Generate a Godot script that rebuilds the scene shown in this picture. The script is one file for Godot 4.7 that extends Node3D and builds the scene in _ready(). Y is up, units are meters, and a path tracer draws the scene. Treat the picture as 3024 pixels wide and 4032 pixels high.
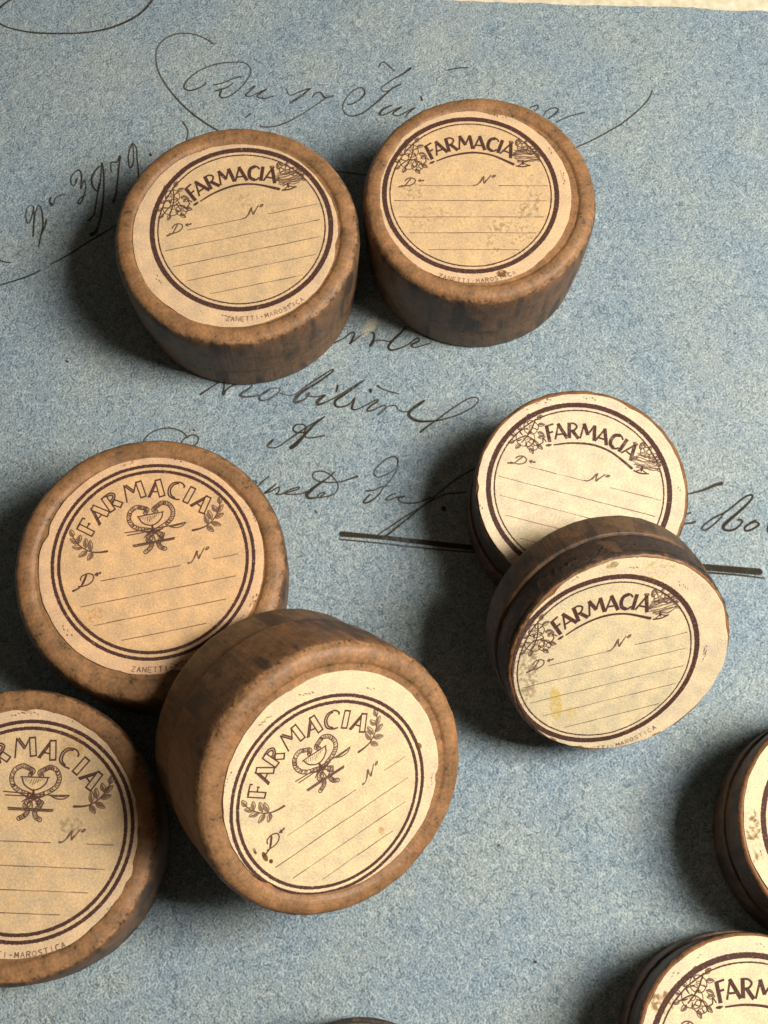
extends Node3D
# A close-up of old pharmacy pill boxes on a sheet of blue ledger paper, lit by one soft window to the right. Metres.

const NL := 832          # pixels across a label print
const SPAN := 1.34       # a label print reaches this many ring radii from its centre
const NP := 2048         # pixels across the blue sheet's print
const SHEET := 0.30      # metres that those pixels cover

var fine := PackedByteArray()     # shared noise, 1536 x 1536
var cloud := PackedByteArray()
var speck := PackedByteArray()
const NN := 1536
var taken := {}


# ---------------------------------------------------------------- ink on paper
class Plate:
	var n: int
	var m := PackedFloat32Array()

	func _init(size: int) -> void:
		n = size
		m.resize(n * n)

	func seg(ax: float, ay: float, bx: float, by: float, wa: float, wb: float, ink: float) -> void:
		var reach := maxf(wa, wb) * 0.5 + 1.0
		var x0 := maxi(0, int(floor(minf(ax, bx) - reach)))
		var x1 := mini(n - 1, int(ceil(maxf(ax, bx) + reach)))
		var y0 := maxi(0, int(floor(minf(ay, by) - reach)))
		var y1 := mini(n - 1, int(ceil(maxf(ay, by) + reach)))
		var dx := bx - ax
		var dy := by - ay
		var inv := 1.0 / maxf(dx * dx + dy * dy, 1e-6)
		for y in range(y0, y1 + 1):
			for x in range(x0, x1 + 1):
				var t := clampf(((x - ax) * dx + (y - ay) * dy) * inv, 0.0, 1.0)
				var ex := x - ax - dx * t
				var ey := y - ay - dy * t
				var w := wa + (wb - wa) * t
				var c := clampf(w * 0.5 - sqrt(ex * ex + ey * ey) + 0.5, 0.0, 1.0) * minf(1.0, w)
				var at := y * n + x
				if ink > 0.0:
					m[at] = maxf(m[at], c * ink)
				else:
					m[at] = minf(m[at], 1.0 - c)

	# a stroke with square ends
	func bar(a: Vector3, b: Vector3, ink: float) -> void:
		var len_ := Vector2(b.x - a.x, b.y - a.y).length()
		var ux := (b.x - a.x) / maxf(len_, 1e-4)
		var uy := (b.y - a.y) / maxf(len_, 1e-4)
		var reach := maxf(a.z, b.z) * 0.5 + 1.5
		for y in range(maxi(0, int(minf(a.y, b.y) - reach)), mini(n, int(maxf(a.y, b.y) + reach) + 1)):
			for x in range(maxi(0, int(minf(a.x, b.x) - reach)), mini(n, int(maxf(a.x, b.x) + reach) + 1)):
				var along := (x - a.x) * ux + (y - a.y) * uy
				var off := absf((x - a.x) * uy - (y - a.y) * ux)
				var w := lerpf(a.z, b.z, clampf(along / len_, 0.0, 1.0))
				var c := clampf(w * 0.5 - off + 0.5, 0.0, 1.0) * clampf(len_ * 0.5 - absf(along - len_ * 0.5) + 0.5, 0.0, 1.0)
				var at := y * n + x
				if ink > 0.0:
					m[at] = maxf(m[at], c * ink)
				else:
					m[at] = minf(m[at], 1.0 - c)

	func path(p: PackedVector3Array, ink := 1.0, smooth_it := true) -> void:
		var k := p.size()
		for i in k - 1:
			var a := p[i]
			var b := p[i + 1]
			if not smooth_it or k < 3:
				seg(a.x, a.y, b.x, b.y, a.z, b.z, ink)
				continue
			var z := p[maxi(i - 1, 0)]
			var c := p[mini(i + 2, k - 1)]
			var last := a
			for q in range(1, 6):
				var t := q / 5.0
				var v := a.cubic_interpolate(b, z, c, t)
				v.z = lerpf(a.z, b.z, t)
				seg(last.x, last.y, v.x, v.y, last.z, v.z, ink)
				last = v


func points(text: String, w := 0.0) -> PackedVector3Array:
	var out := PackedVector3Array()
	for s in text.split(" ", false):
		var f := s.split_floats(",")
		out.append(Vector3(f[0], f[1], f[2] if f.size() > 2 else w))
	return out


# strokes given in the units of the print (ring radius 1, y up) or in a frame (origin, right, up) within it
func pen(pl: Plate, text: String, w: float, ink := 1.0, o := Vector2.ZERO, r := Vector2.RIGHT, u := Vector2(0, 1), smooth_it := true, shorten := 0.0) -> void:
	var s := NL * 0.5 / SPAN
	for one in text.split(";", false):
		var p := points(one, w)
		for i in p.size():
			var v := o + r * p[i].x + u * p[i].y
			p[i] = Vector3(NL * 0.5 + v.x * s, NL * 0.5 - v.y * s, p[i].z * s)
		if shorten > 0.0:
			var d := Vector3(p[1].x - p[0].x, p[1].y - p[0].y, 0.0).normalized() * shorten * s
			p[0] += d
			p[1] -= d
		if p.size() == 2 and not smooth_it:
			pl.bar(p[0], p[1], ink)
		else:
			pl.path(p, ink, true)


const CAPS := {
	"Z": "0,1 1,1;1,1 0,0;0,0 1,0", "A": "0,0 .5,1;.5,1 1,0;.2,.36 .8,.36", "N": "0,0 0,1;0,1 1,0;1,0 1,1", "E": "1,1 0,1;0,1 0,0;0,0 1,0;0,.5 .8,.5",
	"T": "0,1 1,1;.5,1 .5,0", "I": ".5,0 .5,1", "M": "0,0 .05,1;.05,1 .5,.3;.5,.3 .95,1;.95,1 1,0", "R": "0,0 0,1;0,1 .9,.95;.9,.95 .9,.55;.9,.55 0,.5;.4,.5 1,0",
	"O": ".5,0 0,.3;0,.3 0,.7;0,.7 .5,1;.5,1 1,.7;1,.7 1,.3;1,.3 .5,0", "S": "1,.9 .4,1;.4,1 0,.75;0,.75 1,.3;1,.3 .6,0;.6,0 0,.1", "C": "1,.9 .4,1;.4,1 0,.6;0,.6 .1,.15;.1,.15 .5,0;.5,0 1,.1", "-": ".2,.5 .8,.5",
}
# heavy strokes after «T:», thin ones after «t:»; width of the letter first
const SOLID := {
	"F": [0.58, "T:.22,-.08 .36,1;t:.28,.955 1.12,1.0;t:.28,.5 .88,.53"], "A": [0.76, "t:.02,0 .47,1;T:.42,1 .98,-.02;t:.2,.3 .8,.3"],
	"R": [0.68, "T:.14,0 .14,1;t:.1,.955 .55,.96 .82,.78 .6,.54 .15,.47;T:.42,.5 .96,-.02"], "M": [0.90, "t:.02,0 .14,1;T:.12,1 .5,.3;t:.47,.3 .84,1;T:.84,1 .97,0"],
	"C": [0.70, "t:1,.82 .82,.95 .58,.965;T:.6,.955 .26,.82 .14,.5 .26,.18 .6,.045;t:.58,.035 .82,.05 1,.18"], "I": [0.24, "T:.5,0 .5,1"],
}
const LINED := {
	"F": [0.66, "T:.2,0 .2,1;t:.14,.985 1,.985;t:.3,.52 .82,.52;t:.98,1.0 .98,.84;t:.8,.6 .8,.44"], "A": [0.84, "t:.03,0 .5,1;t:.14,0 .55,.88;T:.58,1 .93,0;t:.2,.3 .78,.3;t:-.02,.01 .2,.01"],
	"R": [0.76, "T:.17,0 .17,1;t:.2,.985 .68,.97 .92,.77 .68,.53 .25,.48;t:.3,.89 .6,.87 .76,.76 .6,.62 .3,.58;T:.5,.47 .93,0"], "M": [1.0, "t:.03,0 .12,1;t:.1,1 .5,.42;t:.22,1 .53,.55;t:.5,.42 .8,1;T:.9,1 .95,0"],
	"C": [0.86, "t:1,.8 .86,.94 .6,.985 .22,.85 .06,.5 .2,.13 .6,.015 .9,.04;t:.56,.9 .32,.78 .2,.5 .32,.2 .6,.08;t:.985,.72 .985,.9"], "I": [0.32, "T:.5,0 .5,1"],
}


func letters(pl: Plate, table: Dictionary, centre: Vector2, base: float, height: float, angles: Array, thick: float, thin: float, hollow: float) -> void:
	var word := "FARMACIA"
	for pass_ in 2 if hollow > 0.0 else 1:
		for i in 8:
			var g: Array = table[word[i]]
			var a := deg_to_rad(angles[i])
			var right := Vector2(cos(a), -sin(a))
			var up := Vector2(sin(a), cos(a))
			var w: float = g[0] * height
			var o := centre + up * base - right * w * 0.5
			for s in (g[1] as String).split(";"):
				var heavy := s.begins_with("T")
				if pass_ == 1 and heavy:
					pen(pl, s.substr(2), hollow, 0.0, o, right * w, up * height, false, 0.016)
				elif pass_ == 0:
					pen(pl, s.substr(2), thick if heavy else thin, 1.0, o, right * w, up * height, s.count(" ") > 1)


func leaf(pl: Plate, x: float, y: float, deg: float, l: float, w: float, ink := 0.9) -> void:
	var r := Vector2.from_angle(deg_to_rad(deg)) * l
	pen(pl, "0,0 .3,.5 .65,.45 1,0 .65,-.4 .3,-.45 0,0;0,0 .8,.03", 0.0085, ink, Vector2(x, y), r, r.orthogonal() * -w / l)
	pen(pl, ".15,.2 .7,.22;.2,.35 .6,.3;.3,.1 .9,.1", 0.0075, ink * 0.8, Vector2(x, y), r, r.orthogonal() * -w / l)


func blossom(pl: Plate, x: float, y: float, r: float, rng: RandomNumberGenerator) -> void:
	var ph := rng.randf() * 6.0
	for k in 5:
		var a := ph + k * TAU / 5.0
		var c := Vector2(cos(a), sin(a))
		var d := Vector2(cos(a + 1.25), sin(a + 1.25))
		var o := Vector2(x, y)
		var p := [o + c * r * 0.5, o + c * r * 1.05, o + (c + d) * r * 0.66, o + d * r * 0.95, o + d * r * 0.45]
		var t := ""
		for v in p:
			t += "%f,%f " % [v.x, v.y]
		pen(pl, t, 0.0095, 0.95)
	pen(pl, "-.3,0 -.1,.3 .25,.2 .3,-.1 .0,-.3 -.2,-.1;-.1,0 .1,.05", 0.009, 0.8, Vector2(x, y), Vector2(r, 0), Vector2(0, r))


func ruled(pl: Plate, text: String, rng: RandomNumberGenerator) -> void:
	var p := points(text)
	var x := p[0].x
	while x < p[-1].x:
		var to := minf(x + rng.randf_range(0.03, 0.22), p[-1].x)
		pen(pl, "%f,%f %f,%f" % [x, p[0].y + rng.randf_range(-0.0012, 0.0012), to, p[0].y + rng.randf_range(-0.0012, 0.0012)], rng.randf_range(0.0065, 0.0095), rng.randf_range(0.45, 0.9))
		x = to + (rng.randf_range(0.0, 0.012) if rng.randf() < 0.5 else 0.0)


func label_print(kind: String, seed_: int) -> Plate:
	var pl := Plate.new(NL)
	var rng := RandomNumberGenerator.new()
	rng.seed = seed_
	var solid := kind == "solid"
	if solid:
		letters(pl, SOLID, Vector2(0.02, -0.315), 0.895, 0.18, [-28.6, -22.0, -13.6, -4.0, 5.6, 13.8, 19.4, 25.4], 0.040, 0.021, 0.0)
		pen(pl, "-.455,.395,.018 -.43,.405,.03 -.405,.42,.014;-.375,.425,.016 -.2,.495,.022 .03,.535,.026 .25,.5,.022 .49,.385,.034", 0.02)
		# roses on the left
		blossom(pl, -0.695, 0.42, 0.095, rng)
		blossom(pl, -0.665, 0.555, 0.075, rng)
		blossom(pl, -0.60, 0.36, 0.06, rng)
		for q in [[-0.62, 0.66, 60], [-0.60, 0.60, 20], [-0.58, 0.52, -10], [-0.56, 0.46, 25], [-0.80, 0.42, 170], [-0.80, 0.36, 215], [-0.73, 0.34, 240], [-0.62, 0.32, 310], [-0.55, 0.38, -30], [-0.73, 0.63, 80], [-0.76, 0.50, 150]]:
			leaf(pl, q[0], q[1], q[2], 0.075, 0.04)
		pen(pl, "-.80,.36 -.70,.44 -.6,.42 -.52,.34;-.72,.36 -.66,.5 -.64,.66;-.54,.38 -.5,.42 -.51,.47 -.47,.44", 0.013)
		# basin of flowers on the right
		for k in 16:
			var y := 0.41 + 0.18 * k / 16.0
			var h := 0.15 * sqrt(maxf(0.05, 1.0 - pow((y - 0.5) / 0.115, 2.0)))
			var x := 0.645 + rng.randf_range(-0.02, 0.02)
			pen(pl, "%f,%f %f,%f %f,%f %f,%f" % [x - h, y, x - h * 0.3, y + rng.randf_range(-0.02, 0.02), x + h * 0.3, y + rng.randf_range(-0.02, 0.02), x + h, y + 0.01], 0.009, rng.randf_range(0.55, 1.0))
		blossom(pl, 0.60, 0.60, 0.055, rng)
		blossom(pl, 0.70, 0.56, 0.05, rng)
		for q in [[0.55, 0.62, 120], [0.53, 0.66, 60], [0.58, 0.66, 100], [0.50, 0.66, 160], [0.63, 0.64, 70], [0.53, 0.52, 200], [0.74, 0.50, -10], [0.76, 0.45, -30]]:
			leaf(pl, q[0], q[1], q[2], 0.055, 0.03)
		pen(pl, ".60,.43,.02 .60,.38,.016;.595,.41 .58,.385 .55,.368;.605,.41 .62,.388 .655,.374", 0.012)
		pen(pl, ".525,.362 .6,.352 .68,.37", 0.017)
		var n1 := Vector2(0.08, 0.118)
		pen(pl, "-.3,.05 -.1,.0 .1,.25 .3,.85 .42,1 .42,.5 .5,.05 .7,.5 .95,1.0;1.15,.9 1.05,.75 1.2,.7 1.3,.9 1.15,.95", 0.014, 0.8, n1, Vector2(0.15, 0.03), Vector2(0.01, 0.09))
		pen(pl, ".15,.3 .4,.95;.5,.1 .62,.4", 0.022, 0.7, n1, Vector2(0.15, 0.03), Vector2(0.01, 0.09))
		pen(pl, "-.25,-.05,.02 .0,.0 .2,.15 .4,.6 .55,.92;.15,.7 .3,.95 .6,1.05 .9,.85 .9,.45 .6,.15 .2,.08 -.1,.1", 0.014, 0.85, Vector2(-0.77, 0.095), Vector2(0.145, 0), Vector2(0.015, 0.105))
		pen(pl, "-.585,.17 -.565,.18 -.57,.16;-.53,.175 -.545,.17", 0.02, 0.8)
		for l in ["-.58,.108 -.3,.11 .03,.108", ".32,.108 .6,.11 .87,.108", "-.86,-.085 0,-.083 .85,-.085", "-.81,-.29 0,-.288 .81,-.29", "-.69,-.49 0,-.492 .72,-.49", "-.48,-.70 0,-.698 .53,-.70"]:
			ruled(pl, l, rng)
	else:
		letters(pl, LINED, Vector2.ZERO, 0.655, 0.185, [-51.0, -38.5, -24.0, -6.5, 11.0, 26.0, 37.5, 49.0], 0.068, 0.015, 0.042)
		# two serpents about a cup, above crossed rods
		var left := "-.0,.50 .022,.53 -.02,.556 -.082,.575 -.147,.537 -.17,.467 -.147,.396 -.082,.345 .01,.315 .09,.27 .12,.22 .08,.17 .09,.12 .13,.095"
		var right := ".105,.49 .085,.52 .13,.55 .18,.57 .24,.54 .27,.47 .25,.40 .19,.35 .1,.31 .02,.27 -.02,.22 .01,.17 -.01,.13 -.06,.10"
		for t in [left, right]:
			pen(pl, t, 0.046, 0.95)
			pen(pl, t, 0.027, 0.0)
			var p := points(t)
			for i in p.size() - 1:
				var along := Vector2(p[i + 1].x - p[i].x, p[i + 1].y - p[i].y)
				var across := along.orthogonal().normalized()
				for h in 3:
					var c := Vector2(p[i].x, p[i].y) + along * (h + rng.randf_range(0.3, 0.7)) / 3.0
					var k := 0.02 if i > 0 else 0.012
					pen(pl, "-.9,-.9 0,.5 .9,-.9;0,-.3 0,.3", rng.randf_range(0.007, 0.013), rng.randf_range(0.5, 1.0), c, across * k, along.normalized() * 0.012)
		pen(pl, "-.085,.475,.012 .175,.475,.012;-.075,.468 -.05,.41 .0,.372 .045,.358 .1,.375 .15,.42 .165,.468;.045,.358,.02 .045,.30,.03", 0.013, 0.95)
		for k in 9:
			var x := -0.045 + k * 0.022
			pen(pl, "%f,.462 %f,%f" % [x, x - 0.018, 0.40 + 0.05 * absf(k - 4.0) / 4.0], 0.007, rng.randf_range(0.4, 0.9), Vector2.ZERO, Vector2.RIGHT, Vector2(0, 1), false)
		pen(pl, "-.23,.337 0,.325 .2,.318 .375,.322;-.21,.305 .0,.303 .14,.302;.2,.318 .26,.288 .33,.29 .375,.322;.22,.305 .34,.312;-.17,.192,.016 .24,.186,.016;-.165,.176 .235,.172", 0.0115, 0.9)
		pen(pl, "-.05,.25 .0,.28 .03,.22 -.02,.19;.1,.28 .15,.25 .12,.205;.04,.27 .05,.2;-.02,.30,.02 .04,.285,.03 .12,.30,.02;.0,.24 .03,.26 .05,.22;.08,.24 .1,.22", 0.011, 0.9)
		for sx in [1.0, -1.0]:
			var ext := 0.0 if sx > 0.0 else -0.04
			pen(pl, ".43,.225,.024 .50,.228,.018 .57,.245,.013 .64,.29,.012 .70,.36,.011 .745,.455,.01", 0.012, 0.9, Vector2(0, ext), Vector2(sx, 0))
			for q in [[0.585, 0.26, 95, 0.11], [0.63, 0.30, 100, 0.10], [0.66, 0.31, 15, 0.10], [0.62, 0.265, -25, 0.10], [0.57, 0.24, -50, 0.09], [0.69, 0.36, 40, 0.10], [0.69, 0.37, 110, 0.08], [0.735, 0.44, 80, 0.08]]:
				var deg: float = q[2] if sx > 0.0 else 180.0 - q[2]
				leaf(pl, q[0] * sx, q[1] + ext, deg, q[3], 0.045, 0.8)
				leaf(pl, q[0] * sx, q[1] + ext - 0.004, deg, q[3] * 0.6, 0.02, 0.6)
		var n2 := Vector2(0.37, -0.092)
		pen(pl, "-.3,.05,.02 -.1,.0 .1,.25 .3,.85 .42,1 .42,.5 .5,.05 .7,.5 .95,1.0;1.15,.9 1.05,.75 1.2,.7 1.3,.9 1.15,.95", 0.0115, 0.8, n2, Vector2(0.135, 0.03), Vector2(0.01, 0.085))
		pen(pl, ".15,.3,.014 .4,.95,.024;.5,.1 .62,.4", 0.02, 0.75, n2, Vector2(0.135, 0.03), Vector2(0.01, 0.085))
		pen(pl, "-.4,-.18,.024 -.2,-.12,.016 .1,.05 .3,.4,.024 .5,.92,.02;.1,.6 .2,.92 .6,1.06 .95,.85 .95,.42 .65,.12 .2,.06 -.05,.1", 0.013, 0.95, Vector2(-0.75, -0.125), Vector2(0.145, 0), Vector2(0.015, 0.115))
		pen(pl, "-.575,-.03 -.555,-.02 -.56,-.04;-.535,-.025 -.525,-.02", 0.02, 0.9)
		for l in ["-.53,-.105 -.2,-.103 .25,-.105", ".58,-.105 .82,-.105", "-.76,-.32 0,-.318 .76,-.32", "-.66,-.53 0,-.532 .63,-.53", "-.42,-.73 0,-.728 .40,-.73"]:
			ruled(pl, l, rng)
	# the printer's line below the ring
	var foot := "ZANETTI-MAROSTICA"
	for i in foot.length():
		var b := deg_to_rad(3.0 + (i - 8.0) * 2.75)
		pen(pl, CAPS[foot[i]], 0.0105, rng.randf_range(0.35, 0.75), Vector2(sin(b), -cos(b)) * 1.112 - Vector2(cos(b), sin(b)) * 0.017, Vector2(cos(b), sin(b)) * 0.034, Vector2(-sin(b), cos(b)) * 0.05, false)
	# tiny marks round the margin
	for k in 9:
		var a := rng.randf() * TAU
		for j in rng.randi_range(2, 5):
			var b := a + j * 0.03
			var c := Vector2(cos(b), sin(b)) * rng.randf_range(1.05, 1.09)
			pen(pl, "0,0 1,.4", 0.012, rng.randf_range(0.2, 0.75), c, Vector2.from_angle(b + 1.6) * 0.012, Vector2.from_angle(b) * 0.012)
	return pl


func label_texture(kind: String, seed_: int, tint: Color, stains: Array) -> ImageTexture:
	var pl := label_print(kind, seed_)
	var m := pl.m
	var out := PackedByteArray()
	out.resize(NL * NL * 3)
	var sx := (seed_ * 131) % (NN - NL)
	var sy := (seed_ * 277) % (NN - NL)
	var s := SPAN * 2.0 / NL
	var solid := kind == "solid"
	var ra := 0.9725 if solid else 0.984
	var ha := 0.0275 if solid else 0.017
	var rb := 0.909 if solid else 0.921
	var hb := 0.0075 if solid else 0.016
	var tr := tint.r * 255.0
	var tg := tint.g * 255.0
	var tb := tint.b * 255.0
	for y in NL:
		var v := (y + 0.5 - NL * 0.5) * s
		var row := (y + sy) * NN + sx
		for x in NL:
			var u := (x + 0.5 - NL * 0.5) * s
			var r := sqrt(u * u + v * v)
			var at := y * NL + x
			var f := fine[row + x] / 255.0 - 0.5
			var c := cloud[row + x] / 255.0 - 0.5
			var d := speck[row + x] / 255.0
			var k := 1.0 + f * 0.20 + c * 0.16
			var warm := c * 0.10 + maxf(0.0, d - 0.72) * 0.5
			var red := tr * k
			var green := tg * (k - warm * 0.35)
			var blue := tb * (k - warm)
			if r > rb + hb:
				var pale := clampf((r - rb - hb) * 60.0, 0.0, 1.0)
				red += (244.0 - red) * 0.12 * pale
				green += (218.0 - green) * 0.10 * pale
				blue += (196.0 - blue) * 0.15 * pale
			var j := r + f * 0.008
			var ink := maxf(m[at], maxf(clampf((ha - absf(j - ra)) / s + 0.5, 0.0, 1.0), clampf((hb - absf(j - rb)) / s + 0.5, 0.0, 1.0)))
			if ink > 0.0:
				ink *= clampf(1.08 + f * 0.9 - maxf(0.0, d - 0.66) * 1.6, 0.25, 0.97)
				red += (70.0 - red) * ink
				green += (46.0 - green) * ink
				blue += (40.0 - blue) * ink
			at *= 3
			out[at] = int(clampf(red, 0.0, 255.0))
			out[at + 1] = int(clampf(green, 0.0, 255.0))
			out[at + 2] = int(clampf(blue, 0.0, 255.0))
	for q in stains:   # x, y, half width, half height, colour, strength, share of the area that it leaves clear
		var col: Color = q[4]
		var x0 := int(NL * 0.5 + (q[0] - q[2]) / s)
		var x1 := int(NL * 0.5 + (q[0] + q[2]) / s)
		var y0 := int(NL * 0.5 - (q[1] + q[3]) / s)
		var y1 := int(NL * 0.5 - (q[1] - q[3]) / s)
		for y in range(maxi(0, y0), mini(NL, y1)):
			for x in range(maxi(0, x0), mini(NL, x1)):
				var u: float = ((x + 0.5 - NL * 0.5) * s - q[0]) / q[2]
				var v: float = ((NL * 0.5 - y - 0.5) * s - q[1]) / q[3]
				var nz := speck[((y + sy) * NN) + x + sx] / 255.0 * 0.6 + cloud[((y + sy) * NN) + x + sx] / 255.0 * 0.4
				var k: float = clampf((1.0 - u * u - v * v) * 3.0, 0.0, 1.0) * clampf((nz - q[6] + 0.06) * 4.0, 0.0, 1.0) * q[5]
				if k > 0.0:
					var at := (y * NL + x) * 3
					out[at] = int(lerpf(out[at], col.r * 255.0, k))
					out[at + 1] = int(lerpf(out[at + 1], col.g * 255.0, k))
					out[at + 2] = int(lerpf(out[at + 2], col.b * 255.0, k))
	return ImageTexture.create_from_image(Image.create_from_data(NL, NL, false, Image.FORMAT_RGB8, out))


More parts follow.
